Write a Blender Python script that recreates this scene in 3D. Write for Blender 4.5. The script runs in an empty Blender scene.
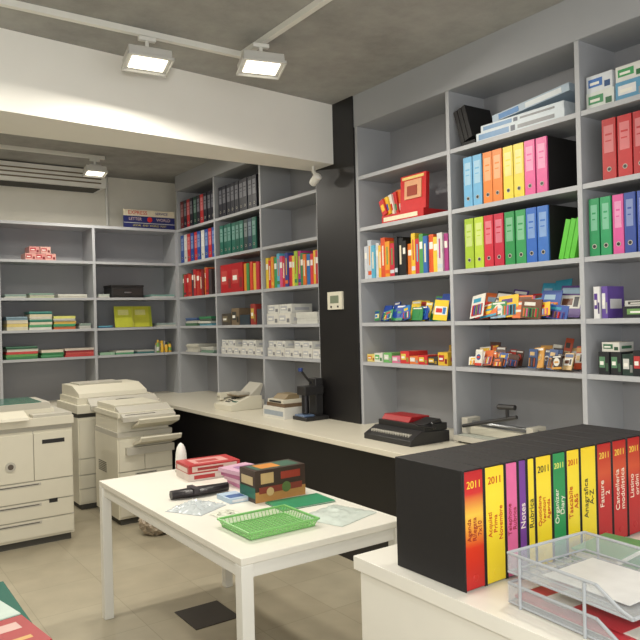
import bpy, math, random
from mathutils import Matrix, Vector
random.seed(7)
scene = bpy.context.scene
try:
    scene.view_settings.view_transform = 'Standard'
except Exception: pass

# ---------------------------------------------------------------- materials
def lin(c):
    c = c/255.0
    return c/12.92 if c <= 0.04045 else ((c+0.055)/1.055)**2.4
def rgb(r,g,b): return (lin(r),lin(g),lin(b),1)
MATS = {}
def mat(name, col, rough=0.5, metal=0.0, var=0.06, scale=6.0, bump=0.0, emit=0, alpha=1.0, trans=0.0, coat=0.0):
    if name in MATS: return MATS[name]
    m = bpy.data.materials.new(name); m.use_nodes = True
    nt = m.node_tree; b = nt.nodes['Principled BSDF']
    c = rgb(*col)
    b.inputs['Roughness'].default_value = rough
    b.inputs['Metallic'].default_value = metal
    if var > 0:
        tc = nt.nodes.new('ShaderNodeTexCoord')
        n = nt.nodes.new('ShaderNodeTexNoise'); n.inputs['Scale'].default_value = scale; n.inputs['Detail'].default_value = 4
        r = nt.nodes.new('ShaderNodeValToRGB')
        r.color_ramp.elements[0].position = 0.3; r.color_ramp.elements[1].position = 0.7
        r.color_ramp.elements[0].color = tuple(x*(1-var) for x in c[:3])+(1,)
        r.color_ramp.elements[1].color = tuple(min(1,x*(1+var)) for x in c[:3])+(1,)
        nt.links.new(tc.outputs['Object'], n.inputs['Vector'])
        nt.links.new(n.outputs['Fac'], r.inputs['Fac'])
        nt.links.new(r.outputs['Color'], b.inputs['Base Color'])
        if bump > 0:
            bp = nt.nodes.new('ShaderNodeBump'); bp.inputs['Strength'].default_value = bump; bp.inputs['Distance'].default_value = 0.01
            nt.links.new(n.outputs['Fac'], bp.inputs['Height']); nt.links.new(bp.outputs['Normal'], b.inputs['Normal'])
    else:
        b.inputs['Base Color'].default_value = c
    if emit:
        b.inputs['Emission Color'].default_value = c; b.inputs['Emission Strength'].default_value = emit
    b.inputs['Alpha'].default_value = alpha
    b.inputs['Transmission Weight'].default_value = trans
    b.inputs['Coat Weight'].default_value = coat
    MATS[name] = m
    return m

def C(r,g,b):   # generic printed card / plastic colour
    return mat('card_%02x%02x%02x'%(r,g,b), (r,g,b), 0.42, var=0.05, scale=25)

WHITE=mat('white_laminate',(224,221,210),0.35,var=0.02)
CREAM=mat('cream_laminate',(220,214,196),0.3,var=0.02)
BEAM=mat('beam_paint',(238,236,229),0.7,var=0.02,scale=2)
SHELF=mat('shelf_laminate',(162,164,168),0.5,var=0.03,scale=3)
SHELFE=mat('shelf_edge',(176,178,182),0.45,var=0.02)
BACK=mat('shelf_back_panel',(146,147,151),0.6,var=0.04,scale=2)
BLACK=mat('black_laminate',(20,18,19),0.4,var=0.1)
CASE=mat('binder_case_black',(22,20,21),0.65,var=0.15,scale=60)
WALL=mat('wall_paint',(210,204,188),0.8,var=0.02)
COP=mat('copier_plastic',(214,209,191),0.45,var=0.02)
COP2=mat('copier_plastic_grey',(184,180,168),0.5,var=0.02)
DARK=mat('dark_plastic',(38,37,38),0.4,var=0.05)
GAP=mat('panel_gap',(70,68,62),0.8,var=0)
CHROME=mat('chrome_wire',(170,172,176),0.28,metal=1.0,var=0)
PAPER=mat('paper',(232,230,221),0.8,var=0.02,scale=40)
GREENGL=mat('green_glass',(60,110,96),0.15,var=0.03)
METAL=mat('painted_metal_white',(222,221,214),0.4,var=0.02)

def floor_mat():
    m=bpy.data.materials.new('floor_tiles'); m.use_nodes=True; nt=m.node_tree; b=nt.nodes['Principled BSDF']
    tc=nt.nodes.new('ShaderNodeTexCoord')
    br=nt.nodes.new('ShaderNodeTexBrick'); br.offset=0.0
    br.inputs['Scale'].default_value=1.0; br.inputs['Brick Width'].default_value=0.45; br.inputs['Row Height'].default_value=0.45
    br.inputs['Mortar Size'].default_value=0.003; br.inputs['Mortar Smooth'].default_value=0.5
    br.inputs['Color1'].default_value=rgb(188,179,156); br.inputs['Color2'].default_value=rgb(180,170,147); br.inputs['Mortar'].default_value=rgb(163,154,132)
    n=nt.nodes.new('ShaderNodeTexNoise'); n.inputs['Scale'].default_value=5; n.inputs['Detail'].default_value=8
    mx=nt.nodes.new('ShaderNodeMix'); mx.data_type='RGBA'; mx.blend_type='MULTIPLY'; mx.inputs[0].default_value=0.35
    nt.links.new(tc.outputs['Object'],br.inputs['Vector']); nt.links.new(tc.outputs['Object'],n.inputs['Vector'])
    nt.links.new(br.outputs['Color'],mx.inputs[6]); nt.links.new(n.outputs['Fac'],mx.inputs[7])
    nt.links.new(mx.outputs[2],b.inputs['Base Color']); b.inputs['Roughness'].default_value=0.35
    return m
def ceil_mat():
    m=bpy.data.materials.new('ceiling_concrete'); m.use_nodes=True; nt=m.node_tree; b=nt.nodes['Principled BSDF']
    tc=nt.nodes.new('ShaderNodeTexCoord')
    n=nt.nodes.new('ShaderNodeTexNoise'); n.inputs['Scale'].default_value=1.6; n.inputs['Detail'].default_value=12; n.inputs['Roughness'].default_value=0.72
    r=nt.nodes.new('ShaderNodeValToRGB'); r.color_ramp.elements[0].position=0.32; r.color_ramp.elements[1].position=0.68
    r.color_ramp.elements[0].color=rgb(136,135,131); r.color_ramp.elements[1].color=rgb(170,169,164)
    nt.links.new(tc.outputs['Object'],n.inputs['Vector']); nt.links.new(n.outputs['Fac'],r.inputs['Fac']); nt.links.new(r.outputs['Color'],b.inputs['Base Color'])
    b.inputs['Roughness'].default_value=0.8
    return m
def grad_mat(name, stops):
    m=bpy.data.materials.new(name); m.use_nodes=True; nt=m.node_tree; b=nt.nodes['Principled BSDF']
    tc=nt.nodes.new('ShaderNodeTexCoord'); s=nt.nodes.new('ShaderNodeSeparateXYZ')
    mp=nt.nodes.new('ShaderNodeMapRange'); mp.inputs['From Max'].default_value=0.32
    r=nt.nodes.new('ShaderNodeValToRGB')
    while len(r.color_ramp.elements)<len(stops): r.color_ramp.elements.new(0.5)
    for e,(p,c) in zip(r.color_ramp.elements,stops): e.position=p; e.color=rgb(*c)
    nt.links.new(tc.outputs['Object'],s.inputs[0]); nt.links.new(s.outputs['Z'],mp.inputs['Value']); nt.links.new(mp.outputs['Result'],r.inputs['Fac'])
    nt.links.new(r.outputs['Color'],b.inputs['Base Color']); b.inputs['Roughness'].default_value=0.3
    return m

# ---------------------------------------------------------------- builder
class B:
    def __init__(s): s.v=[]; s.f=[]; s.m=[]; s.mats=[]; s.sm=[]
    def mi(s,m):
        if m not in s.mats: s.mats.append(m)
        return s.mats.index(m)
    def add(s,vs,fs,m,M=None,smooth=False):
        o=len(s.v)
        for p in vs:
            p=Vector(p)
            s.v.append(M@p if M else p)
        i=s.mi(m)
        for f in fs: s.f.append([o+k for k in f]); s.m.append(i); s.sm.append(smooth)
    def box(s,x0,x1,y0,y1,z0,z1,m,M=None):
        vs=[(x0,y0,z0),(x1,y0,z0),(x1,y1,z0),(x0,y1,z0),(x0,y0,z1),(x1,y0,z1),(x1,y1,z1),(x0,y1,z1)]
        s.add(vs,[(0,3,2,1),(4,5,6,7),(0,1,5,4),(1,2,6,5),(2,3,7,6),(3,0,4,7)],m,M)
    def prism(s,prof,x0,x1,m,M=None):   # prof = (y,z) ccw seen from +x
        n=len(prof)
        vs=[(x0,y,z) for y,z in prof]+[(x1,y,z) for y,z in prof]
        fs=[tuple(range(n-1,-1,-1)),tuple(range(n,2*n))]+[(i,(i+1)%n,n+(i+1)%n,n+i) for i in range(n)]
        s.add(vs,fs,m,M)
    def rev(s,c,prof,m,M=None,seg=20,axis='z'):  # revolve (r,z)
        vs=[];fs=[]
        n=len(prof)
        for i in range(seg):
            a=2*math.pi*i/seg
            for r,z in prof:
                x,y,zz=r*math.cos(a),r*math.sin(a),z
                if axis=='y': x,y,zz=x,zz,-y
                if axis=='x': x,y,zz=zz,y,-x
                vs.append((c[0]+x,c[1]+y,c[2]+zz))
        for i in range(seg):
            j=(i+1)%seg
            for k in range(n-1): fs.append((i*n+k,j*n+k,j*n+k+1,i*n+k+1))
        fs.append(tuple(i*n for i in range(seg))[::-1]); fs.append(tuple(i*n+n-1 for i in range(seg)))
        s.add(vs,fs,m,M,smooth=True)
    def cyl(s,c,r,h,m,axis='z',M=None,seg=16): s.rev(c,[(r,0),(r,h)],m,M,seg,axis)
    def rod(s,a,b,r,m,M=None,seg=8):
        a=Vector(a);b=Vector(b);d=b-a
        q=d.to_track_quat('Z','Y').to_matrix().to_4x4(); T=Matrix.Translation(a)@q
        if M: T=M@T
        s.rev((0,0,0),[(r,0),(r,d.length)],m,T,seg)
    def done(s,name,loc=(0,0,0),rz=0,bevel=0.0,parent=None,rot=None,smooth=False):
        me=bpy.data.meshes.new(name); me.from_pydata([tuple(p) for p in s.v],[],s.f)
        for m in s.mats: me.materials.append(m)
        me.polygons.foreach_set('material_index',s.m)
        me.polygons.foreach_set('use_smooth',[bool(x) for x in s.sm]); me.update()
        o=bpy.data.objects.new(name,me); scene.collection.objects.link(o)
        o.location=loc; o.rotation_euler=rot if rot else (0,0,rz)
        if any(s.sm):
            try: me.set_sharp_from_angle(angle=math.radians(40))
            except Exception: pass
        if bevel:
            bm=o.modifiers.new('bevel','BEVEL'); bm.width=bevel; bm.segments=2; bm.limit_method='ANGLE'; bm.angle_limit=math.radians(50)
        if parent: o.parent=parent
        return o
def RZ(a,p=(0,0,0)): return Matrix.Translation(p)@Matrix.Rotation(math.radians(a),4,'Z')
def text(body,name,parent,loc,size,m,rot=(math.pi/2,0,0),align='CENTER',sx=1.0):
    cu=bpy.data.curves.new(name,'FONT'); cu.body=body; cu.size=size; cu.align_x=align; cu.align_y='CENTER'; cu.extrude=0.0004
    cu.materials.append(m)
    o=bpy.data.objects.new(name,cu); scene.collection.objects.link(o); o.location=loc; o.rotation_euler=rot; o.scale=(sx,1,1); o.parent=parent
    return o

# ---------------------------------------------------------------- room shell
H=3.3
FR=-1.6; LF=-2.2; RW=3.68; BK=7.95
def slab(name,x0,x1,y0,y1,z0,z1,m,bevel=0):
    b=B(); b.box(x0,x1,y0,y1,z0,z1,m); return b.done(name,bevel=bevel)
slab('floor',LF-.1,RW+.1,FR-.1,BK+.1,-.1,0,floor_mat())
slab('ceiling',LF-.1,RW+.1,FR-.1,BK+.1,H,H+.1,ceil_mat())
slab('wall_right',RW,RW+.1,FR-.1,BK+.1,0,H,WALL)
slab('wall_back',LF-.1,RW,BK,BK+.1,0,H,mat('back_wall_paint',(224,220,207),.8,var=.02))
slab('wall_left',LF-.1,LF,FR-.1,BK,0,H,WALL)
b=B(); b.box(LF,RW,FR-.1,FR,0,.5,WALL); b.box(LF,RW,FR-.1,FR,2.7,H,WALL); b.box(LF,-1.7,FR-.1,FR,.5,2.7,WALL); b.box(3.2,RW,FR-.1,FR,.5,2.7,WALL); b.done('wall_front')
b=B()
for x in (-1.7,-.08,1.54,3.14): b.box(x,x+.06,FR-.08,FR-.02,.5,2.7,METAL)
b.box(-1.7,3.2,FR-.08,FR-.02,.5,.56,METAL); b.box(-1.7,3.2,FR-.08,FR-.02,2.64,2.7,METAL)
b.box(-1.64,3.14,FR-.055,FR-.05,.56,2.64,mat('window_glass',(255,255,255),0.02,var=0,trans=1.0))
b.done('window_1')
slab('baseboard_left',LF,LF+.012,FR,BK,0,.08,WHITE)
# ceiling beam, very slightly out of square with the shelving
b=B()
b.add([(LF,4.02,2.83),(3.30,4.46,2.83),(3.30,4.76,2.83),(LF,4.76,2.83),(LF,4.02,H),(3.30,4.46,H),(3.30,4.76,H),(LF,4.76,H)],[(0,3,2,1),(4,5,6,7),(0,1,5,4),(1,2,6,5),(2,3,7,6),(3,0,4,7)],BEAM)
b.done('ceiling_beam')
slab('column',3.29,RW,4.2,4.705,0,H,BLACK,)
b=B(); b.rod((2.62,BK-.02,2.7),(2.62,BK-.02,H),.018,METAL); b.done('wall_conduit')

# ---------------------------------------------------------------- shelving
LV=[2.68,2.29,1.90,1.57,1.275]
def shelving(name,loc,rz,widths,depth,top,levels,fascia=None,over=True):
    b=B(); x=0; T=.028; tot=sum(widths)
    b.box(0,tot,depth-.02,depth,.8,top,BACK)
    for i in range(len(widths)+1):
        b.box(x-T/2,x+T/2,0,depth-.02,.8,top,SHELF); b.box(x-T/2,x+T/2,-.004,0,.8,top,SHELFE)
        if i<len(widths):
            x0=x+T/2;x1=x+widths[i]-T/2
            for z in levels:
                b.box(x0,x1,.006,depth-.02,z-.025,z,SHELF); b.box(x0,x1,0,.006,z-.026,z+.001,SHELFE)
            x+=widths[i]
    if fascia: b.box(-T/2,tot+T/2,-.012,-.004,fascia,top,SHELF); b.box(-T/2,tot+T/2,0,depth-.02,fascia,fascia+.02,SHELF)
    else: b.box(-T/2,tot+T/2,-.004,depth,top,top+.03,SHELFE)
    return b.done(name,loc,rz)
R90=-math.pi/2
XF=3.31
shelving('tall_shelving_unit',(XF,4.185,0),R90,[.96]*4,.35,3.299,LV,fascia=3.06)
shelving('tall_shelving_unit',(XF,7.55,0),R90,[.95,.95,.93],.35,3.299,LV,fascia=3.12)
shelving('low_shelving_unit',(XF-.95*5-.02,7.55,0),0,[.95]*5,.38,2.65,LV[1:])

# counters
b=B()
b.box(2.74,3.67,.3,7.93,.765,.80,CREAM); b.box(2.80,3.67,.32,7.93,0,.765,BLACK)
b.box(-1.4,2.74,7.0,7.93,.765,.80,CREAM); b.box(-1.38,2.80,7.06,7.93,0,.765,BLACK)
b.done('long_wall_counter',bevel=.003)

b=B(); b.box(1.30,2.5,.3,1.71,.835,.875,WHITE); b.box(1.315,2.48,.32,1.695,.06,.832,WHITE); b.box(1.34,2.46,.34,1.67,0,.06,DARK)
b.box(1.3135,1.315,1.0,1.004,.08,.82,GAP)
b.done('service_counter',bevel=.003)

# table
b=B()
X0,X1,Y0,Y1=1.19,1.97,2.23,3.85
b.box(X0,X1,Y0,Y1,.722,.75,WHITE)
for x in (X0,X1-.05):
    for y in (Y0,Y1-.05): b.box(x,x+.05,y,y+.05,0,.722,METAL)
for x in (X0+.01,X1-.04): b.box(x,x+.03,Y0+.05,Y1-.05,.67,.722,METAL)
for y in (Y0+.01,Y1-.04): b.box(X0+.05,X1-.05,y,y+.03,.67,.722,METAL)
b.done('white_work_table',bevel=.003)

# left desk with glass top
b=B(); b.box(-1.1,.46,.95,2.55,.738,.75,GREENGL); b.box(-1.06,.42,.99,2.51,.71,.738,WHITE)
for x in (-1.05,.36):
    for y in (1.0,2.45): b.box(x,x+.05,y,y+.05,0,.71,METAL)
b.done('glass_top_desk',bevel=.002)
b=B(); M=RZ(8)
b.box(-.15,.15,-.11,.11,0,.006,C(160,34,38),M); b.box(-.145,.148,-.106,.106,.006,.02,PAPER,M); b.box(-.15,.15,-.11,.11,.02,.026,C(160,34,38),M)
b.box(-.06,.12,.02,.07,.026,.0265,C(205,170,160),M); b.box(-.06,.12,-.06,-.04,.026,.0265,C(200,160,90),M)
b.done('red_catalogue',(.30,2.02,.75))
b=B(); b.box(-.1,.1,-.14,.14,0,.003,C(190,205,195)); b.box(-.08,.08,.02,.1,.003,.0034,C(150,180,165)); b.done('paper_sheet',(.32,2.34,.75),.2)

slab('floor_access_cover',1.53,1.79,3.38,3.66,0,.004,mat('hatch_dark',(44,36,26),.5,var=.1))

# ---------------------------------------------------------------- binders & goods
def binders(cols,w=.08,h=.32,d=.28,loc=(0,0,0),rz=0,label=True,name='lever_arch_binder_row',gap=.003):
    b=B();x=0
    for c in cols:
        m=C(*c); x1=x+w-gap; o=random.uniform(0,.008)
        b.box(x,x1,.012+o,d,0,h,CASE)
        b.box(x+.003,x1-.003,o,.012+o,.002,h-.003,m)
        if label:
            lc=tuple(min(255,int(k*.6+95)) for k in c)
            b.box(x+.014,x1-.014,-.001+o,o,h*.44,h*.88,C(*lc))
            b.box(x+.022,x1-.022,-.0016+o,-.001+o,h*.72,h*.75,m); b.box(x+.022,x1-.026,-.0016+o,-.001+o,h*.62,h*.64,m)
        b.rev(((x+x1)/2,-.002+o,h*.17),[(.013,0),(.013,.003)],COP2,seg=12,axis='y')
        b.rev(((x+x1)/2,-.003+o,h*.17),[(.009,0),(.009,.003)],DARK,seg=12,axis='y')
        x+=w
    return b.done(name,loc,rz)
def ra(bay_y,level,u=0.02,d=0.02):
    return (XF+d,bay_y-u,level+.001)
A1,A2,A3,A4=4.185,3.225,2.265,1.305
B3,B2,B1=7.55,6.60,5.65
def books(cols,wr,hr,dep,loc,rz,name='book_row'):
    b=B();x=0
    for c in cols:
        w=random.uniform(*wr);h=random.uniform(*hr);d=dep*random.uniform(.85,1);o=random.uniform(0,.02)
        m=C(*c)
        b.box(x,x+w-.001,o,.003+o,0,h,m); b.box(x,x+.003,0.003+o,d,0,h,m); b.box(x+w-.004,x+w-.001,.003+o,d,0,h,m)
        b.box(x+.003,x+w-.004,.003+o,d-.004,.003,h-.005,PAPER)
        k=random.random()
        if k<.35: b.box(x+.006,x+w-.007,-.001+o,o,h*.62,h*.8,PAPER)
        elif k<.7: b.box(x+.003,x+w-.004,-.001+o,o,h*.1,h*.2,C(*random.choice(cols))); b.box(x+w*.35,x+w*.6,-.001+o,o,h*.35,h*.85,C(*random.choice(cols)))
        else: b.box(x+w*.3,x+w*.65,-.001+o,o,h*.3,h*.8,C(225,215,190))
        x+=w
    return b.done(name,loc,rz)
BR=[(200,40,40),(235,190,50),(40,80,160),(225,222,212),(60,140,80),(220,110,50),(90,60,130),(215,90,140),(50,150,180),(30,30,38),(225,222,212),(110,70,50),(150,180,200)]
def cards(width,n,hr,loc,rz,pal,name='stationery_packet_display',dep=.22,wr=(.05,.12),rows=3):
    b=B()
    for row in range(rows):
        for i in range(n):
            w=random.uniform(*wr);h=random.uniform(*hr)*(1-.16*(rows-1-row)); x=.02+(i+random.uniform(0,.7))*(width-w-.04)/n; y=.035+row*dep/3+random.uniform(0,.02)
            c=random.choice(pal); c2=random.choice(pal); c3=random.choice(pal)
            th=random.choice((.003,.003,.008)); tilt=random.uniform(-24,-6)
            T=Matrix.Translation((x,y,.006))@Matrix.Rotation(math.radians(tilt),4,'X')@Matrix.Rotation(math.radians(random.uniform(-7,7)),4,'Y')@Matrix.Rotation(math.radians(random.uniform(-14,14)),4,'Z')
            b.box(0,w,0,th,0.006,h,C(*c),T)
            k=random.random()
            if k<.45:
                b.box(w*.12,w*.88,-.003,0,h*.12,h*.58,PAPER if c2==c else C(*c2),T); b.box(w*.15,w*.7,-.001,0,h*.68,h*.85,C(*c3),T)
                for q in range(5): b.rod((w*(.2+.15*q),-.005,h*.14),(w*(.2+.15*q),-.005,h*.54),w*.04,C(*pal[(q*2+i)%len(pal)]),T,seg=6)
            elif k<.75:
                b.rev((w*.5,-.002,h*.55),[(min(w,h)*.3,0),(min(w,h)*.3,.002)],C(*c2),T,seg=14,axis='y'); b.box(0,w,-.001,0,h*.05,h*.2,C(*c3),T); b.box(w*.1,w*.9,-.001,0,h*.86,h*.95,PAPER,T)
                b.box(w*.3,w*.7,-.003,-.002,h*.48,h*.6,C(*c3),T)
            else:
                b.box(w*.06,w*.94,-.001,0,h*.3,h*.7,PAPER,T); b.box(w*.15,w*.6,-.002,-.001,h*.4,h*.6,C(*c2),T); b.box(w*.65,w*.85,-.002,-.001,h*.35,h*.65,C(*pal[(i*3+1)%len(pal)]),T); b.box(w*.06,w*.94,-.001,0,h*.75,h*.93,C(*c3),T)
    return b.done(name,loc,rz)
def bottles(width,pal,loc,rz,name='ink_bottle_group',r=.018,h=.1,rows=3,step=.045,cap=DARK):
    b=B()
    for j in range(rows):
        x=r
        while x<width-r:
            hh=h*random.uniform(.7,1.1); c=C(*random.choice(pal)); y=.03+j*step*1.1
            b.rev((x,y,0),[(r*.9,0),(r,.004),(r,hh*.65),(r*.5,hh*.78),(r*.5,hh*.8)],c,seg=12)
            b.rev((x,y,hh*.79),[(r*.62,0),(r*.62,hh*.2),(r*.5,hh*.21)],cap if random.random()<.6 else C(*random.choice(pal)),seg=12)
            b.rev((x,y,hh*.15),[(r*1.02,0),(r*1.02,hh*.3)],C(*random.choice(pal)),seg=12)
            x+=step*random.uniform(.95,1.15)
    return b.done(name,loc,rz)
def cartons(spec,loc,rz,name='carton_stack',bevel=.0015):
    b=B()
    for (x,y,z,w,d,h,c,a) in spec:
        y+=random.uniform(0,.012)
        b.box(x,x+w,y,y+d,z,z+h-.001,C(*c))
        if a:
            b.box(x+w*.08,x+w*.62,y-.001,y,z+h*.3,z+h*.78,C(*a)); b.box(x+w*.14,x+w*.5,y-.0015,y-.001,z+h*.42,z+h*.58,PAPER)
            b.box(x+w*.7,x+w*.92,y-.001,y,z+h*.15,z+h*.5,C(*tuple(int(v*.7) for v in a)))
            b.box(x+w,x+w+.001,y+d*.15,y+d*.85,z+h*.3,z+h*.6,C(*a))
        b.box(x+w*.02,x+w*.98,y+d*.47,y+d*.53,z+h-.001,z+h-.0005,C(210,190,150))
    return b.done(name,loc,rz)
def stacks(spec,loc,rz,name=None):
    if name is None: name='paper_ream_stack' if rz else 'document_stack'
    b=B()
    for (x,w,d,cols,t) in spec:
        z=0
        for c in cols:
            tt=t*random.choice((.5,.5,1))
            n=2 if tt<t else 1
            for q in range(n):
                j=random.uniform(-.008,.008)
                b.box(x+j,x+w+j,.02+j,.02+d,z,z+tt*.93,C(*(c if q==0 else tuple(int(v*.85+30) for v in c)))); z+=tt
    return b.done(name,loc,rz)
LB=(110,175,215);OR=(232,130,45);YE=(235,212,60);PK=(225,85,150)
# --- bay A2
binders([LB,LB,OR,OR,YE,YE,PK,PK],loc=ra(A2,2.29,.10),rz=R90)
binders([(160,190,50),(180,205,60),(200,40,60),(190,30,60),(40,140,75),(50,150,85),(45,100,185),(55,110,190)],loc=ra(A2,1.90,.10),rz=R90)
b=B()
for i in range(3):
    T=Matrix.Translation((i*.035,0,0))@Matrix.Rotation(math.radians(14),4,'Y')
    b.box(0,.03,0,.2,.008,.23,C(90,190,55),T)
b.done('green_folder_group',ra(A2,1.90,.79,.03),R90)
b=B()
for i,(dx,w,dz,h) in enumerate([(0,.64,0,.055),(.03,.60,.055,.045)]):
    b.box(dx,dx+w,.0+.01*i,.27,dz,dz+h-.002,C(205,215,222)); b.box(dx+.02,dx+w*.4,-.001+.01*i,.01*i,dz+.01,dz+h-.012,C(110,150,190))
    b.box(dx+w*.5,dx+w*.9,-.001+.01*i,.01*i,dz+.015,dz+h-.018,C(130,132,136)); b.box(dx+w*.42,dx+w*.47,-.001+.01*i,.01*i,dz+.01,dz+h-.012,C(60,70,90))
T=Matrix.Translation((.10,.04,.106))@Matrix.Rotation(math.radians(-5),4,'Y')
b.box(0,.55,0,.2,0,.045,C(170,188,204),T); b.box(.05,.2,-.002,0,.006,.036,C(70,130,190),T); b.box(.25,.5,-.002,0,.006,.036,C(215,222,226),T); b.box(.03,.52,.02,.18,.045,.048,C(212,220,226),T)
b.done('boxed_drawing_set_stack',ra(A2,2.68,.22,.02),R90)
b=B(); T=Matrix.Rotation(math.radians(-16),4,'Y')
for i in range(3): b.box(.0+i*.035,.03+i*.035,0,.24,.03,.25,CASE,T)
b.box(0.0,.11,0,.2,0,.03,CASE)
b.done('black_document_case',ra(A2,2.68,.09,.03),R90)
cards(.84,8,(.12,.24),ra(A2,1.57,.05,0.0),R90,BR,wr=(.08,.16))
cards(.40,6,(.08,.16),ra(A2,1.275,.05,0.0),R90,[(235,190,60),(215,110,60),(225,222,212),(60,90,150),(200,60,50),(90,60,50)],wr=(.05,.09),name='paint_packet_display')
cards(.42,5,(.10,.19),ra(A2,1.275,.49,0.0),R90,[(205,150,70),(190,80,50),(100,60,40),(225,222,212),(70,90,130),(200,170,120),(60,50,46)],wr=(.05,.09),name='marker_packet_display')
# --- bay A1
b=B()
RED=C(195,32,36)
b.box(0,.44,0,.26,0,.06,RED)
TB=Matrix.Rotation(math.radians(-3),4,'X')
b.box(.20,.46,.0,.03,.06,.31,C(198,36,38),TB); b.box(.25,.42,-.008,-.0,.14,.27,C(215,160,120),TB)
b.box(.28,.38,-.012,-.008,.16,.23,C(150,60,40),TB); b.box(.22,.44,-.004,0,.28,.30,C(225,200,120),TB)
for i in range(9):
    T=Matrix.Translation((.0+i*.022,.01+.018*i,.06))@Matrix.Rotation(math.radians(-22+i*4),4,'Y')
    b.box(0,.05,0,.04,0,.12+.016*i,C(*BR[[0,1,3,0,5,1,4,2,0][i]]),T); b.box(.01,.04,-.002,0,.03,.08,C(*BR[[1,2,0,4,3,5,1,0,3][i]]),T)
b.box(.02,.38,-.001,0,.015,.045,C(230,220,190))
b.done('red_display_carton',ra(A1,2.29,.24,.03),R90)
books([(205,208,214),(195,202,210),(90,170,200),(205,208,212),(225,180,60),(210,80,40),(225,150,40),(190,40,60),(20,20,24),(18,20,24),(20,20,24),(220,115,40),(225,185,50),(190,40,60),(80,150,80),(50,100,170),(220,90,40),(225,195,60),(210,210,205),(170,60,130)],(.036,.05),(.22,.30),.22,ra(A1,1.90,.03),R90)
cards(.84,7,(.11,.24),ra(A1,1.57,.05,.0),R90,[(30,70,160),(235,200,40),(60,140,80),(200,40,40),(225,225,215),(40,120,190),(30,70,160)],name='toy_packet_display',wr=(.06,.13))
cartons([(0+i*.095,0.0,0,.09,.18,random.uniform(.05,.09),c,a) for i,(c,a) in enumerate([((225,205,120),(220,140,40)),((215,215,205),(90,170,90)),((110,175,100),(220,220,210)),((215,120,150),(220,210,210)),((205,60,60),(220,200,90)),((220,120,60),(220,220,210)),((200,50,50),(220,200,90)),((60,60,60),(220,180,60)),((220,180,60),(180,40,50))])],ra(A1,1.275,.03,.02),R90,name='small_carton_row')
bottles(.2,[(200,50,50),(225,180,60),(60,60,60)],ra(A1,1.276,.66,.23),R90,h=.12,rows=1,name='ink_bottle_group')
# --- bay A3
cartons([(0,.0,0,.16,.2,.09,(210,215,210),(60,140,90)),(0,0,.09,.15,.2,.09,(210,215,220),(60,110,180)),(.17,0,0,.18,.2,.1,(90,150,185),(220,220,220)),(.17,0,.1,.16,.2,.08,(215,215,210),(60,150,90)),(.36,0,0,.14,.22,.14,(215,220,220),(60,110,175)),(.36,0,.14,.14,.2,.09,(60,100,150),(215,215,215)),(.52,0,0,.3,.25,.18,(180,190,200),(60,100,175))],ra(A3,2.68,.03,.03),R90)
binders([(178,28,32),(185,28,34),(172,26,32),(178,28,32),(178,28,32)],w=.085,loc=ra(A3,2.29,.12),rz=R90)
binders([(30,140,85),(40,150,95),(210,85,150),(50,75,150),(60,85,165),(110,75,150),(200,60,60),(30,40,80)],w=.068,h=.31,loc=ra(A3,1.90,.03),rz=R90)
cartons([(0,0,0,.035,.15,.17,(220,220,220),(90,60,140)),(.04,0,0,.035,.15,.17,(100,75,155),(220,220,220)),(.15,0.02,0,.3,.2,.06,(40,42,48),(110,150,90)),(.16,0.02,.06,.22,.18,.03,(190,190,185),(60,60,60)),(.5,0,0,.3,.2,.12,(170,60,60),(220,220,210))],ra(A3,1.57,.05,.02),R90,name='calculator_carton_group')
cartons([(0,0,0,.06,.15,.12,(36,38,42),(90,130,100)),(.065,0,0,.06,.15,.12,(36,38,42),(90,130,100)),(.13,0,0,.06,.15,.11,(40,60,54),(200,200,195)),(.195,0,0,.06,.15,.13,(36,38,42),(180,60,60)),(.26,0,0,.08,.15,.12,(205,205,198),(40,60,54)),(.345,0,0,.08,.15,.14,(60,70,110),(205,205,198)),(.43,0,0,.08,.15,.12,(36,38,42),(210,180,80)),(0.01,0.01,.12,.1,.13,.05,(210,208,200),(60,110,80))],ra(A3,1.275,.07,.02),R90,name='ink_cartridge_carton_group')
b=B()
for i in range(5):
    b.cyl((.08+.03*i,.08,0),.013,.16,C(*BR[i]),seg=10)
b.rev((.14,.08,0),[(.085,0),(.09,.09)],C(110,160,200),seg=20)
b.done('pen_pot',ra(A3,.80,.40,.05),R90)
binders([(40,60,140)]*5+[(30,120,80)]*5,loc=ra(A4,1.90,.06),rz=R90)
binders([(178,28,32)]*9,loc=ra(A4,2.29,.06),rz=R90)
# --- section B
binders([(24,26,40)]*9,w=.088,loc=ra(B2,2.68,.05),rz=R90)
binders([(30,100,85),(24,88,74),(30,100,85),(30,100,85),(24,88,74),(30,100,85),(40,60,60),(34,60,80),(30,100,85)],w=.085,h=.31,loc=ra(B2,2.29,.06),rz=R90)
cartons([(0,0,0,.24,.25,.29,(175,30,36),(190,70,66)),(.25,0,0,.24,.25,.29,(172,30,36),(190,70,66)),(.5,0,0,.05,.25,.27,(220,140,50),None),(.56,0,0,.05,.25,.27,(70,140,80),None),(.62,0,0,.05,.25,.28,(210,75,50),None),(.68,0,0,.05,.25,.26,(220,180,70),None),(.74,0,0,.06,.25,.27,(190,50,60),None)],ra(B2,1.90,.05,.02),R90,name='red_box_file_group')
cartons([(0,0,0,.2,.2,.12,(70,64,58),(120,110,90)),(.22,0,0,.16,.2,.17,(120,104,84),(60,60,60)),(.4,0,0,.2,.2,.1,(50,60,70),None),(.62,0,0,.1,.2,.2,(150,56,50),(200,170,80)),(.74,0,0,.1,.2,.15,(60,60,66),None)],ra(B2,1.57,.04,.03),R90,name='desk_supply_carton_group')
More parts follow.
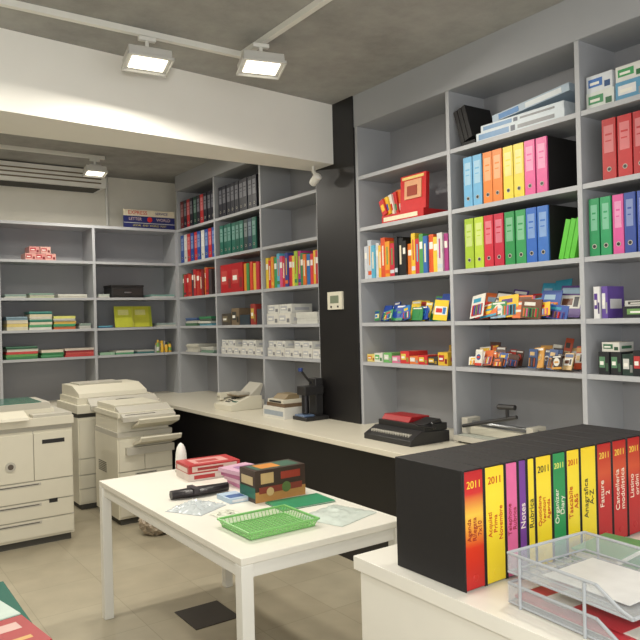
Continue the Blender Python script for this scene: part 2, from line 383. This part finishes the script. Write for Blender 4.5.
def whites(loc,n=6,name='envelope_box_row',w=.14,h=.08):
    sp=[]
    for i in range(n):
        sp.append((i*(w+.006),0,0,w,.24,h,(214,212,204),(186,187,190)))
        if i%3!=2: sp.append((i*(w+.006),.01,h,w,.22,h*.8,(210,210,204),(176,178,184)))
    return cartons(sp,loc,R90,name=name)
whites(ra(B2,1.275,.03,.02)); whites(ra(B1,1.275,.03,.02)); whites(ra(B1,1.57,.03,.02),n=2,w=.2,h=.1); 
stacks([(0,.32,.25,[(212,212,204)]*4,.025)],ra(B1,1.57,.5,.02),R90)
books([(225,195,60),(200,50,50),(225,140,50),(60,150,90),(90,170,200),(210,85,130),(190,40,50),(60,70,140),(205,60,60),(225,205,80),(160,190,60),(185,50,130),(60,130,80),(220,115,40),(40,110,175),(210,60,60),(225,180,60),(185,50,60)],(.044,.052),(.26,.31),.24,ra(B1,1.90,.03),R90)
binders([(110,30,34),(24,26,40),(170,34,40),(24,26,40),(24,60,50),(24,26,40),(170,34,40),(24,26,40),(24,26,40),(24,26,40)],w=.088,loc=ra(B3,2.68,.03),rz=R90)
binders([(40,75,150),(205,205,200),(180,40,44),(40,75,150),(180,40,44),(40,75,150),(205,205,200),(40,75,150),(180,40,44),(40,75,150)],w=.088,loc=ra(B3,2.29,.03),rz=R90)
books([(60,110,70),(180,40,44),(165,40,44),(200,70,50),(60,60,70),(175,40,44),(180,60,50),(180,40,44),(120,40,40),(210,130,60),(180,40,44),(70,60,60)],(.055,.07),(.25,.3),.24,ra(B3,1.90,.03),R90)
stacks([(0,.3,.24,[(70,110,80),(190,190,180),(60,90,140)],.03),(.35,.3,.24,[(90,150,170),(205,205,195),(70,90,80),(60,130,90)],.025)],ra(B3,1.57,.08,.02),R90,name='folder_stack')
stacks([(0,.32,.24,[(205,203,190)]*3,.03),(.38,.3,.24,[(120,150,130),(205,205,195)],.03)],ra(B3,1.275,.08,.02),R90)
# --- back unit
C1,C2,C3=2.36,1.41,.46
def rb(x,l,u=.03,d=.02): return (x+u,7.55+d,l+.001)
cartons([(0,0,0,.1,.2,.07,(215,160,150),(180,70,76)),(.1,0,0,.1,.2,.07,(205,140,134),(180,60,70)),(.2,0,0,.1,.2,.07,(215,160,150),(180,70,76)),(.04,0,.07,.1,.2,.07,(205,145,140),(180,60,70)),(.15,0,.07,.1,.2,.07,(215,170,160),(180,70,76))],rb(C2,2.29,.24),0)
stacks([(0,.2,.22,[(190,195,180),(150,175,165)],.018),(.24,.24,.25,[(180,190,150),(205,205,190),(130,160,145)],.016),(.52,.3,.25,[(210,207,190),(210,210,200)],.02)],rb(C2,1.90,.04),0)
stacks([(0,.2,.25,[(210,205,180),(215,195,120),(215,205,180),(120,150,165)],.035),(.22,.22,.25,[(210,210,200),(80,155,105),(215,205,180),(60,140,115),(215,210,195),(210,200,170),(60,140,130)],.027),(.46,.22,.25,[(210,110,60),(60,150,100),(220,180,80),(205,205,195),(215,215,120)],.028),(.72,.12,.25,[(195,195,185),(130,145,135)],.03)],rb(C2,1.57,.05),0)
stacks([(0,.3,.25,[(60,130,75),(100,165,85),(200,64,60),(210,210,195),(50,104,76)],.026),(.34,.22,.25,[(70,150,94),(60,140,84),(215,205,185)],.028),(.58,.3,.25,[(195,55,55),(210,85,75),(175,45,55),(215,200,185)],.022)],rb(C2,1.275,.04),0)
b=B(); b.box(0,.36,0,.26,0,.12,DARK); b.box(.01,.35,-.006,0,.02,.10,mat('file_face',(46,44,44),.3)); b.box(-.005,.365,-.005,.265,.12,.14,DARK); b.box(.14,.22,-.012,-.006,.05,.065,CHROME); b.done('black_storage_box',rb(C1,1.90,.17),0,bevel=.004)
stacks([(0,.12,.25,[(205,205,195),(180,190,180)],.02),(.6,.28,.25,[(205,212,208),(130,175,165)],.018)],rb(C1,1.90,.03),0)
b=B()
for i,(x,c) in enumerate([(0,(185,190,60)),(.02,(198,200,84)),(.21,(190,192,60)),(.25,(175,186,50))]):
    T=Matrix.Translation((x,.05+.02*i,0))@Matrix.Rotation(math.radians(-10),4,'X')
    b.box(0,.2,0,.012,.003,.24,C(*c),T); b.box(.04,.16,-.001,0,.14,.2,C(205,205,130),T)
b.done('yellow_folder_group',rb(C1,1.57,.22,.02),0)
stacks([(0,.16,.25,[(60,105,140),(90,160,180)],.012),(.7,.2,.22,[(195,195,185),(150,170,165)],.02)],rb(C1,1.57,.02),0)
stacks([(0,.16,.25,[(150,185,155)],.03),(.18,.2,.25,[(90,160,115),(210,210,195)],.02),(.42,.2,.25,[(60,130,130),(205,205,195)],.018)],rb(C1,1.275,.03),0)
bottles(.2,[(225,180,60),(115,160,80),(210,210,200)],rb(C1,1.275,.68),0,h=.14,rows=2)
for zc in (1.275,1.57,1.90):
    stacks([(0,.3,.25,[(200,80,70),(215,210,185),(70,140,105)],.03),(.4,.3,.25,[(205,205,195)]*4,.025)],rb(C3,zc,.05),0)

b=B(); b.box(0,.6,0,.02,0,.13,C(30,38,96)); b.box(0,.6,0,.02,.13,.2,C(205,196,172)); b.box(0,.6,-.001,0,.05,.056,C(195,195,190))
b.rev((.3,-.002,.095),[(.03,0),(.03,.002)],C(190,40,40),axis='y')
s=b.done('courier_service_sign',(2.68,7.555,2.682))
text('EXPRESS','sign_title',s,(.16,-.003,.165),.06,C(180,30,34))
text('SERVICE','sign_subtitle',s,(.44,-.003,.165),.042,C(40,50,120))
text('LETTER','sign_body',s,(.13,-.004,.095),.045,C(205,180,175)); text('WORLD','sign_body_right',s,(.46,-.004,.095),.045,C(205,180,175))
text('LOCAL  AND  WORLD  POST','sign_footer',s,(.3,-.003,.026),.03,C(195,185,110))

# ---------------------------------------------------------------- foreground binder row
RG=grad_mat('spine_red_yellow',[(0,(180,26,30)),(.35,(205,55,30)),(.62,(230,185,64)),(.8,(195,38,38)),(1,(170,24,32))])
YG=grad_mat('spine_yellow_red',[(0,(226,200,40)),(.75,(234,208,50)),(1,(230,196,40))])
RR=grad_mat('spine_red',[(0,(165,20,28)),(.5,(182,28,32)),(.7,(200,80,48)),(1,(172,24,30))])
PG=C(212,100,148); GR=C(38,136,76); YY=C(230,205,50)
DT=C(140,24,30); BT=C(24,24,30); WT=C(232,224,205)
seq=[(.080,RG,'2011','Agenda\nRilegata\n7x10',C(235,205,60),DT),(.084,YG,'2011','Acquisti\nPrima\nNovembre',C(180,30,30),C(180,30,30)),(.054,PG,'','Telephone\nRubrica',WT,DT),
     (.038,C(110,56,140),'','Notes',WT,WT),(.036,YY,'','Rubrica',BT,BT),(.077,YG,'2011','Quotidiana\nVenditori\nAgenda',C(30,30,40),C(180,30,30)),(.066,GR,'2011','Organizer\nDiary',C(225,225,110),WT),
     (.069,YG,'2011','Tascabile\nA&S',C(180,30,30),C(180,30,30)),(.084,YG,'','Anagrafica\nA-Z',C(180,30,30),C(30,30,40)),(.082,RR,'2011','Fatture\n2',C(235,205,84),WT),(.084,RR,'2011','Cancelleria\nmodulistica',C(235,205,84),WT),(.08,RR,'2011','Listino\nordini',C(235,205,84),WT),(.08,RR,'','Ordini',C(235,205,84),WT)]
b=B();x=0;pos=[]
for (w,m,t1,t2,c1,c2) in seq:
    x1=x+w-.0025
    b.box(x,x1,.006,.27,0,.318,CASE)
    b.box(x,x+.004,0,.006,0,.318,CASE); b.box(x1-.004,x1,0,.006,0,.318,CASE)
    b.box(x+.004,x1-.004,.001,.006,.003,.314,m)
    if w>.05: b.rev(((x+x1)/2,-.0005,.032),[(.010,0),(.010,.002)],m,seg=14,axis='y')
    pos.append((x+x1)/2); x+=w
fb=b.done('diary_binder_row',(1.348,1.29,.876),0,bevel=.0012)
for px_,(w,m,t1,t2,c1,c2) in zip(pos,seq):
    if t1: text(t1,'year_label',fb,(px_,.0002,.278),min(.028,w*.36),c1)
    nl=t2.count('\n')+1
    text(t2,'spine_title',fb,(px_,.0002,.16),min(.029,w*.72/nl*1.05),c2,rot=(math.pi/2,-math.pi/2,0))

# ---------------------------------------------------------------- clear letter tray (two tiers, acrylic with wire-like rims)
ACR=mat('smoked_acrylic',(200,206,210),0.08,var=0,alpha=0.28)
RIM=mat('acrylic_rim',(176,180,184),0.15,var=0,alpha=0.85)
b=B()
W,D=.29,.35
def tray(z,yo=0):
    h=.05
    def P(x,y,zz): return (x,y+yo,zz)
    b.box(0,W,yo,yo+D,z,z+.003,ACR)
    # flared sides and back, low front lip
    b.prism([(yo,z+.003),(yo+D,z+.003),(yo+D,z+h),(yo+.09,z+h),(yo+.03,z+.015)],-.002,.001,ACR)
    b.prism([(yo,z+.003),(yo+D,z+.003),(yo+D,z+h),(yo+.09,z+h),(yo+.03,z+.015)],W-.001,W+.002,ACR)
    b.box(0,W,yo+D-.003,yo+D,z+.003,z+h,ACR)
    for x in (0,W):
        b.rod(P(x,.09,z+h),P(x,D,z+h),.004,RIM); b.rod(P(x,.0,z+.006),P(x,.03,z+.015),.004,RIM); b.rod(P(x,.03,z+.015),P(x,.09,z+h),.004,RIM); b.rod(P(x,0,z+.003),P(x,D,z+.003),.003,RIM)
    b.rod(P(0,D,z+h),P(W,D,z+h),.004,RIM); b.rod(P(0,D,z+.003),P(W,D,z+.003),.003,RIM)
    b.rod(P(0,0,z+.006),P(W*.3,0,z+.006),.004,RIM); b.rod(P(W*.7,0,z+.006),P(W,0,z+.006),.004,RIM); b.rod(P(W*.3,0,z+.006),P(W*.38,.06,z+.006),.004,RIM); b.rod(P(W*.7,0,z+.006),P(W*.62,.06,z+.006),.004,RIM); b.rod(P(W*.38,.06,z+.006),P(W*.62,.06,z+.006),.004,RIM)
    for i in range(1,9): b.box(W*i/9-.001,W*i/9+.001,yo+.07,yo+D-.01,z+.003,z+.0055,RIM)
tray(.003); tray(.078,.0)
for x in (-.003,W+.003):
    for y in (.12,D-.04): b.rod((x,y,.0),(x,y,.125),.004,RIM)
b.box(.02,W-.02,.02,D-.02,.009,.017,PAPER); b.box(.01,W-.06,.03,D-.01,.017,.024,C(176,48,56)); b.box(.04,W-.01,.01,D-.07,.024,.028,C(200,198,190)); b.box(.03,.12,.05,.2,.028,.029,C(176,48,56))
b.box(.05,W-.04,.04,D-.08,.086,.088,C(205,206,204),RZ(3))
b.done('clear_letter_tray',(1.36,.83,.8755),math.radians(-4))
b=B(); b.box(0,.2,0,.14,0,.03,C(60,130,80)); b.box(.01,.19,.01,.13,.03,.05,PAPER); b.box(0,.2,0,.14,.05,.054,C(90,150,95)); b.done('green_notebook',(1.74,1.10,.876),.1)

# ---------------------------------------------------------------- table items
TZ=.7502
b=B(); GW=mat('green_plastic',(128,190,112),.3,var=.03,alpha=.9); GS=mat('green_plastic_sheet',(140,200,120),.25,var=.03,alpha=.45)
W,D,Hh=.30,.24,.032
for z,e,r in ((0.004,0,.003),(Hh,.014,.005)):
    for a,c in (((-e,-e,z),(W+e,-e,z)),((W+e,-e,z),(W+e,D+e,z)),((W+e,D+e,z),(-e,D+e,z)),((-e,D+e,z),(-e,-e,z))): b.rod(a,c,r,GW)
b.box(0,W,0,D,.0005,.003,GS)
b.add([(0,0,.003),(W,0,.003),(W+.014,-.014,Hh),(-.014,-.014,Hh)],[(0,1,2,3)],GS); b.add([(0,D,.003),(W,D,.003),(W+.014,D+.014,Hh),(-.014,D+.014,Hh)],[(3,2,1,0)],GS)
b.add([(0,0,.003),(0,D,.003),(-.014,D+.014,Hh),(-.014,-.014,Hh)],[(3,2,1,0)],GS); b.add([(W,0,.003),(W,D,.003),(W+.014,D+.014,Hh),(W+.014,-.014,Hh)],[(0,1,2,3)],GS)
for i in range(18): x=W*i/17; b.rod((x,0,.004),(x,D,.004),.0015,GW,seg=5); b.rod((x,0,.004),(x,-.013,Hh),.0015,GW,seg=5); b.rod((x,D,.004),(x,D+.013,Hh),.0015,GW,seg=5)
for i in range(14): y=D*i/13; b.rod((0,y,.004),(W,y,.004),.0015,GW,seg=5); b.rod((0,y,.004),(-.013,y,Hh),.0015,GW,seg=5); b.rod((W,y,.004),(W+.013,y,Hh),.0015,GW,seg=5)
b.done('green_plastic_tray',(1.32,2.39,TZ+.0005))
b=B(); b.box(0,.28,0,.17,0,.002,C(40,128,90)); b.box(.004,.276,.004,.17,.002,.006,PAPER); b.box(0,.28,0,.17,.006,.008,C(40,136,94)); b.done('green_document_folder',(1.635,2.665,TZ),math.radians(-4))
def crumple(name,loc,sx,sy,h,m,seed,rz=0):
    rnd=random.Random(seed); b=B(); n=16; vs=[];fs=[]
    for i in range(n):
        for j in range(n):
            u=i/(n-1)*2-1; v=j/(n-1)*2-1; k=max(0,1-max(abs(u),abs(v))**3)
            vs.append((sx*u+rnd.uniform(-.006,.006),sy*v+rnd.uniform(-.006,.006),.002+k*h*(.35+.65*rnd.random())))
    for i in range(n-1):
        for j in range(n-1): a=i*n+j; fs.append((a,a+n,a+n+1,a+1))
    o=len(vs); vs+= [(sx*(-1 if c in(0,3) else 1),sy*(-1 if c<2 else 1),0) for c in range(4)]; fs.append((o+3,o+2,o+1,o))
    b.add(vs,fs,m,None,True); return b.done(name,loc,rz)
CL=mat('clear_wrap',(205,212,214),.12,var=.05,scale=30,alpha=.7)
crumple('plastic_wrapped_pad',(1.79,2.46,TZ),.13,.12,.018,mat('wrap_white',(212,222,214),.2,var=.05,scale=20,alpha=.85),3,.3)
crumple('plastic_bag',(1.36,2.97,TZ),.10,.10,.03,CL,5,.5)
crumple('paper_packet',(1.42,2.79,TZ),.055,.05,.015,C(205,206,190),9,.2)
b=B(); b.box(0,.10,0,.14,0,.022,C(170,190,208)); b.box(.01,.09,.02,.08,.022,.0225,C(70,100,150)); b.box(.01,.09,-.0005,0,.005,.017,C(215,215,220)); b.done('blue_white_packet',(1.515,2.93,TZ),0,bevel=.003)
b=B(); prof=[]
n=10
for i in range(n+1):
    t=i/n; w=.05*math.sin(math.pi*(.15+.75*t))
    prof.append((t*.3,w))
vs=[];fs=[]
for k,(x,w) in enumerate(prof):
    for a in range(8): vs.append((x,w*math.cos(a*math.pi/4),.024+.022*math.sin(a*math.pi/4)))
for k in range(n):
    for a in range(8): fs.append((k*8+a,(k+1)*8+a,(k+1)*8+(a+1)%8,k*8+(a+1)%8))
fs.append(tuple(range(8))[::-1]); fs.append(tuple(n*8+a for a in range(8)))
b.add(vs,fs,mat('black_leather',(28,22,26),.35,var=.1,scale=40,bump=.3),None,True)
b.box(.10,.13,-.048,.048,.02,.048,C(50,44,48))
b.done('black_pouch',(1.33,3.19,TZ-.0015),math.radians(-3))
b=B(); W,D,Hh=.28,.15,.15
b.box(0,W,0,D,0,Hh,C(60,44,36)); b.box(.0,W,-.001,0,.0,.05,C(176,130,74)); b.box(.02,W-.02,-.002,-.001,.04,.07,C(130,56,44)); b.box(.03,.10,-.002,-.001,.085,.135,C(190,160,110)); b.box(.14,.25,-.002,-.001,.095,.13,C(150,54,38)); b.rev((.17,-.003,.055),[(.025,0),(.025,.002)],C(90,110,60),axis='y'); b.rev((.08,-.003,.045),[(.02,0),(.02,.002)],C(200,170,120),axis='y')
b.box(-.001,0,.0,D,.02,.07,C(40,100,80)); b.box(-.002,-.001,.02,D-.02,.08,.12,C(190,170,130)); b.box(.02,W-.02,.02,D-.02,Hh,Hh+.001,C(60,96,80)); b.box(.05,.16,.03,D-.03,Hh+.001,Hh+.0015,C(200,130,54))
b.done('printed_gift_box',(1.61,2.86,TZ),0,bevel=.002)
b=B()
b.box(0,.30,0,.2,0,.04,C(205,192,184)); b.box(0,.30,0,.2,.04,.085,C(170,50,52)); b.box(.02,.28,-.001,0,.048,.078,C(205,180,168)); b.box(.03,.15,-.001,0,.01,.03,C(170,50,52)); b.box(.05,.2,-.0015,-.001,.055,.07,C(150,50,48))
b.box(-.001,0,.02,.18,.045,.07,C(205,185,175)); b.box(.05,.25,.04,.16,.085,.086,C(205,150,144)); b.box(.08,.2,.06,.12,.086,.0865,C(170,70,68))
b.done('red_white_carton',(1.555,3.48,TZ),math.radians(-4),bevel=.002)
b=B()
for i in range(4):
    T=Matrix.Translation((0,0,.022*i+.001))@Matrix.Rotation(math.radians(-6+5*i),4,'Z')
    b.box(0,.18,0,.2,0,.02,C(*[(195,120,160),(205,170,188),(165,90,130),(200,160,182)][i]),T); b.box(.02,.15,-.001,0,.004,.015,PAPER,T)
b.box(.03,.13,.04,.15,.087,.0885,C(150,110,150))
b.done('pink_packet_stack',(1.69,3.14,TZ),0,bevel=.003)
b=B(); b.rev((0,0,0),[(.028,0),(.033,.004),(.034,.03),(.031,.1),(.024,.135),(.013,.155),(.003,.163)],METAL,seg=24); b.rev((0,0,.0),[(.035,.0),(.036,.006),(.034,.01)],COP2,seg=24)
b.done('white_plastic_dispenser',(1.64,3.77,TZ))

# ---------------------------------------------------------------- counter machines
CZ=.8005
b=B()
b.prism([(0,0),(.34,0),(.34,.07),(.10,.085),(0,.035)],0,.46,DARK)
b.box(.01,.45,.12,.33,.075,.12,mat('machine_black',(30,30,32),.3))
b.prism([(.13,.12),(.32,.12),(.32,.15),(.16,.155)],.03,.30,C(155,30,34))
b.prism([(.14,.12),(.30,.12),(.28,.148)],.31,.44,DARK)
for i in range(16): b.box(.04+i*.024,.05+i*.024,.03,.07,.045,.066,COP2)
b.rod((.452,.2,.1),(.475,.2,.1),.012,DARK); b.rod((.472,.2,.1),(.472,.04,.13),.008,DARK); b.rod((-.004,.2,.1),(.452,.2,.125),.006,CHROME)
b.box(.33,.43,.004,.02,.018,.03,C(155,30,34))
b.done('comb_binding_machine',(2.92,3.69,CZ),R90,bevel=.004)
# guillotine trimmer: long base, clamp bar, long black lever
b=B()
b.box(0,.56,0,.28,.012,.045,COP2); b.box(.02,.54,.02,.26,.045,.05,C(170,174,164))
for x in (.03,.52):
    for y in (.03,.24): b.cyl((x,y,0),.012,.012,DARK)
b.box(0,.56,.10,.16,.05,.095,COP); b.rod((.0,.13,.12),(.56,.13,.12),.01,CHROME)
b.box(.0,.05,.08,.2,.05,.15,COP2); b.box(.51,.56,.08,.2,.05,.14,COP2)
b.rod((.03,.06,.10),(.47,.05,.20),.012,DARK); b.rod((.40,.05,.185),(.40,.05,.25),.011,DARK); b.rod((.33,.05,.25),(.46,.05,.255),.016,DARK)
b.done('guillotine_paper_trimmer',(3.24,3.18,CZ),R90,bevel=.003)
b=B()
b.prism([(0,0),(.32,0),(.32,.12),(.2,.12),(.0,.05)],0,.33,COP)
b.prism([(.22,.12),(.33,.12),(.37,.22),(.35,.23)],.05,.28,COP2)
b.box(.0,.06,.03,.22,.10,.145,COP); b.box(-.002,.062,.03,.07,.08,.115,COP); 
for i in range(3):
    for j in range(4):
        T=Matrix.Translation((.12+i*.03,.05+j*.03,.068+j*.0103))@Matrix.Rotation(.33,4,'X'); b.box(0,.02,0,.018,0,.006,DARK,T)
b.box(.23,.30,.06,.12,.075,.082,GREENGL); b.box(.06,.27,.10,.24,.12,.128,C(120,104,80)); b.box(.08,.25,.12,.24,.128,.15,COP2)
b.done('fax_machine',(2.92,5.92,CZ),R90,bevel=.005)
b=B(); b.box(0,.34,0,.25,0,.09,C(212,210,202)); b.box(.02,.32,-.001,0,.02,.06,C(150,160,170)); b.box(.03,.31,.02,.23,.09,.12,C(110,90,70)); b.box(.05,.29,.02,.22,.12,.15,COP); b.box(.08,.26,.015,.02,.125,.14,DARK)
b.prism([(.05,.15),(.2,.15),(.2,.19),(.1,.19)],.08,.26,C(140,124,96))
b.done('label_printer_on_carton',(3.0,5.16,CZ),R90,bevel=.003)
b=B(); b.box(0,.2,0,.22,0,.03,DARK); b.box(.05,.15,.13,.2,.03,.33,DARK); b.box(.04,.16,.02,.2,.20,.27,DARK); b.rev((.1,.06,.05),[(.03,0),(.03,.15)],mat('gun_metal',(60,60,64),.3,metal=.8)); b.rod((.1,.12,.29),(.1,.02,.40),.01,DARK); b.rev((.1,.02,.39),[(.018,0),(.02,.03)],C(40,60,120))
b.box(.03,.17,.0,.1,.03,.045,C(90,110,140))
b.done('heavy_duty_hole_punch',(3.06,4.79,CZ),R90,bevel=.004)

# ---------------------------------------------------------------- copiers
def copier_base(b,W,D,zt,drawers,door=True,split=None):
    b.box(.02,W-.02,.03,D,.0,.05,GAP)
    b.box(0,W,.012,D,.05,zt,COP)
    z=.07
    for h in drawers:
        b.box(.012,W-.012,0,.013,z,z+h-.01,COP); b.box(W*.3,W*.7,-.002,.001,z+h-.04,z+h-.02,COP2); b.box(W*.32,W*.68,-.003,-.0019,z+h-.032,z+h-.026,GAP)
        b.box(0,W,.0115,.0125,z+h-.01,z+h,COP2); z+=h
    sp=split or W*.55
    if door:
        b.box(.012,sp-.003,0,.013,z,zt-.02,COP); b.box(sp+.003,W-.012,0,.013,z,zt-.02,COP); b.box(sp-.003,sp+.003,.011,.0125,z,zt,COP2)
    for k in range(6): b.box(-.002,.001,D*.5,D*.85,zt*.55+k*.015,zt*.55+k*.015+.006,GAP)
    return z
b=B(); W,D=.78,.66
z=copier_base(b,W,D,.84,[.13,.13,.15],split=.5)
b.rev((.34,-.008,.60),[(.035,0),(.035,.01)],COP2,axis='y'); b.rev((.34,-.010,.60),[(.02,0),(.02,.01)],C(90,80,70),axis='y')
b.box(.60,.66,-.002,.0,.30,.33,DARK); b.box(.56,.72,-.002,0,.74,.77,DARK)
b.box(0,W,.02,D,.84,.875,COP2); b.box(-.01,W+.005,-.02,D,.875,.935,COP)
b.prism([(-.06,.93),(.10,.935),(.10,.985),(-.05,.95)],.0,.46,COP); b.box(.08,.26,-.04,.06,.962,.972,DARK)
b.box(.5,W,-.0,D-.02,.935,.955,COP2)
b.box(0,W-.1,.12,D-.01,.935,.985,COP); b.box(.02,W-.12,.14,D-.03,.985,1.03,COP2); b.box(.05,W-.18,.16,D-.05,1.03,1.036,GREENGL)
b.prism([(.25,1.03),(.5,1.03),(.5,1.09),(.28,1.07)],.02,.28,COP)
b.done('photocopier',(.70,5.40,0),0,bevel=.006)
b=B(); W,D=.74,.64
copier_base(b,W,D,.80,[.12,.12,.14],split=.3)
b.box(0,W,.03,D,.80,.84,GAP); b.box(-.01,W,-.02,D,.84,.91,COP)
b.prism([(-.05,.86),(.06,.91),(.06,.96),(-.05,.90)],.1,W-.02,COP2); b.box(.34,.50,-.04,.03,.935,.94,DARK)
b.box(.02,W-.04,.08,D,.91,.965,COP); b.prism([(.08,.965),(D,.965),(D,1.06),(.3,1.06),(.10,1.0)],.04,W-.08,COP)
b.box(.1,.5,.3,.58,1.06,1.075,COP2)
b.done('rear_photocopier',(1.74,6.17,0),0,bevel=.008)  # another copier, standing behind the one with trays
b=B(); W,D=.46,.58
copier_base(b,W,D,.70,[.16,.2],door=True,split=.22)
b.box(0,W,.0,D,.70,.74,COP2); b.box(0.01,W-.02,.03,D,.74,.86,COP); b.box(0,W+.01,-.02,D,.86,.90,COP)
b.prism([(-.08,.83),(.1,.9),(.1,.94),(-.08,.87)],.02,W,COP2); b.box(.05,.3,-.05,-.02,.88,.885,DARK)
b.box(.02,W-.04,.12,D-.02,.90,.95,COP)
for zz,l in ((.62,.17),(.76,.14)):
    b.prism([(.02,zz),(.02,zz+.018),(-l,zz+.075),(-l-.02,zz+.1),(-l-.03,zz+.09),(-l-.012,zz+.058)],.12,W+.0,COP)
b.box(.06,W,-.04,.02,.56,.62,COP2)
b.done('copier_with_output_trays',(1.85,5.48,0),0,bevel=.006)
import bmesh
me=bpy.data.meshes.new('plastic_rubbish_bag'); bm=bmesh.new(); bmesh.ops.create_icosphere(bm,subdivisions=4,radius=.13)
rnd=random.Random(4)
for v in bm.verts:
    n=rnd.uniform(.92,1.07); v.co*=n; v.co.z=max(v.co.z*.85,-.09); 
    if v.co.z>.07: v.co.x*=.5; v.co.y*=.5; v.co.z+=.04*rnd.random()
bm.to_mesh(me); bm.free(); me.materials.append(mat('bag_plastic',(166,152,134),.3,var=.4,scale=18))
o=bpy.data.objects.new('plastic_rubbish_bag',me); scene.collection.objects.link(o); o.location=(2.02,5.14,.091)

# ---------------------------------------------------------------- AC, thermostat, camera
b=B(); b.box(0,1.3,0,.36,.02,.21,METAL)
for i in range(3): b.box(.05,1.25,-.004,0,.06+i*.045,.075+i*.045,mat('louvre_brown',(110,98,78),.6))
b.box(.05,1.25,.05,.3,.012,.02,GAP); b.done('air_conditioner',(1.2,7.58,3.075),0,bevel=.01)
b=B(); b.box(0,.19,-.02,0,0,.14,COP); b.box(.04,.15,-.023,-.02,.05,.11,C(120,130,108)); b.box(.04,.06,-.023,-.02,.015,.03,DARK); b.box(.13,.15,-.023,-.02,.015,.03,DARK)
b.done('wall_thermostat',(3.29,4.56,1.68),R90,bevel=.004)
b=B(); b.rod((0,0,.07),(0,0,.11),.012,METAL); b.rod((0,0,.07),(.0,-.04,.03),.014,METAL); b.rev((0,0,0),[(.03,-.05),(.035,-.02),(.035,.04),(.02,.05)],METAL,M=Matrix.Translation((0,-.03,.0))@Matrix.Rotation(math.radians(60),4,'X')); b.done('security_camera',(3.19,4.60,2.72))

# ---------------------------------------------------------------- tracks and lights
EM=mat('lamp_glow',(255,246,225),.5,var=0,emit=3.5)
GREYM=mat('fixture_grey',(196,195,190),.4,var=.02)
b=B(); b.box(-1.8,2.18,3.86,3.896,H-.035,H-.0005,METAL); b.box(2.145,2.181,.2,3.86,H-.035,H-.0005,METAL)
b.done('lighting_track')
b=B(); b.box(-1.8,2.3,6.98,7.01,H-.035,H-.0005,METAL); b.done('rear_lighting_track')  # second lighting track, behind the beam, carries the rear floodlights
def flood(loc,tilt,rz,e=45,s=1.0):
    b=B()
    T=Matrix.Rotation(math.radians(tilt),4,'X')
    w,d=.125*s,.08*s
    b.box(-w,w,-d,d,-.02,.035,GREYM,T)
    for sx in (-1,1): b.box(min(sx*w,sx*(w+.01)),max(sx*w,sx*(w+.01)),-d-.01,d+.01,-.034,-.015,GREYM,T)
    for sy in (-1,1): b.box(-w-.01,w+.01,min(sy*d,sy*(d+.01)),max(sy*d,sy*(d+.01)),-.034,-.015,GREYM,T)
    b.box(-w*.82,w*.82,-d*.72,d*.72,-.026,-.020,EM,T)
    b.box(-w*.6,w*.6,-d*.6,d*.6,.035,.06,GREYM,T)
    b.rod((0,0,.03),(0,0,H-loc[2]-.037),.012,METAL); b.box(-.05,.05,-.016,.016,H-loc[2]-.06,H-loc[2]-.036,METAL)
    o=b.done('track_floodlight',loc,rz,bevel=.003)
    l=bpy.data.lights.new('flood_lamp','AREA'); l.shape='RECTANGLE'; l.size=.2*s; l.size_y=.11*s; l.energy=e; l.color=(1,.94,.83)
    lo=bpy.data.objects.new('flood_lamp',l); scene.collection.objects.link(lo); lo.parent=o
    lo.matrix_local=T@Matrix.Translation((0,0,-.04))
    return o
flood((1.54,3.878,3.13),-14,math.radians(-6),22)
flood((2.15,3.62,3.14),-14,math.radians(-14),24)
flood((2.2,6.995,3.14),-14,0,20,.8)
flood((.2,3.878,3.14),-14,0,20)
flood((2.163,1.4,3.14),-20,-.8,18)
flood((-.6,6.995,3.14),-14,0,20,.8)
def area(name,loc,rot,sx,sy,e,col=(1,1,1)):
    l=bpy.data.lights.new(name,'AREA'); l.shape='RECTANGLE'; l.size=sx; l.size_y=sy; l.energy=e; l.color=col
    o=bpy.data.objects.new(name,l); scene.collection.objects.link(o); o.location=loc; o.rotation_euler=rot; return o
area('window_fill',(.7,FR+.03,1.6),(math.radians(90),0,0),4.6,2.1,64,(1,.99,.96))  # area lamp added inside the unseen front window to brighten the room
area('camera_flash',(-.1,-.1,1.85),(math.radians(96),0,math.radians(-30)),.25,.2,42,(1,.98,.93))
area('rear_ceiling_fill',(.9,6.0,3.25),(0,0,0),1.2,.8,30,(1,.94,.82))  # added fill light behind the beam, no fitting belongs to it
area('shop_ceiling_fill',(0.0,2.3,3.25),(0,0,0),1.6,1.6,18,(1,.96,.88))  # added fill light under the shop ceiling, not a real lamp

w=bpy.data.worlds.new('World'); scene.world=w; w.use_nodes=True
w.node_tree.nodes['Background'].inputs[0].default_value=(.85,.9,1,1); w.node_tree.nodes['Background'].inputs[1].default_value=0.6

# ---------------------------------------------------------------- camera
cd=bpy.data.cameras.new('camera'); cam=bpy.data.objects.new('camera',cd); scene.collection.objects.link(cam)
cd.sensor_width=36; cd.lens=36*700/640
yaw=math.radians(35); roll=math.radians(-1.43)
cam.matrix_world=Matrix.Translation((0,0,1.6))@Matrix.Rotation(-yaw,4,'Z')@Matrix.Rotation(math.radians(90),4,'X')@Matrix.Rotation(roll,4,'Z')
scene.camera=cam
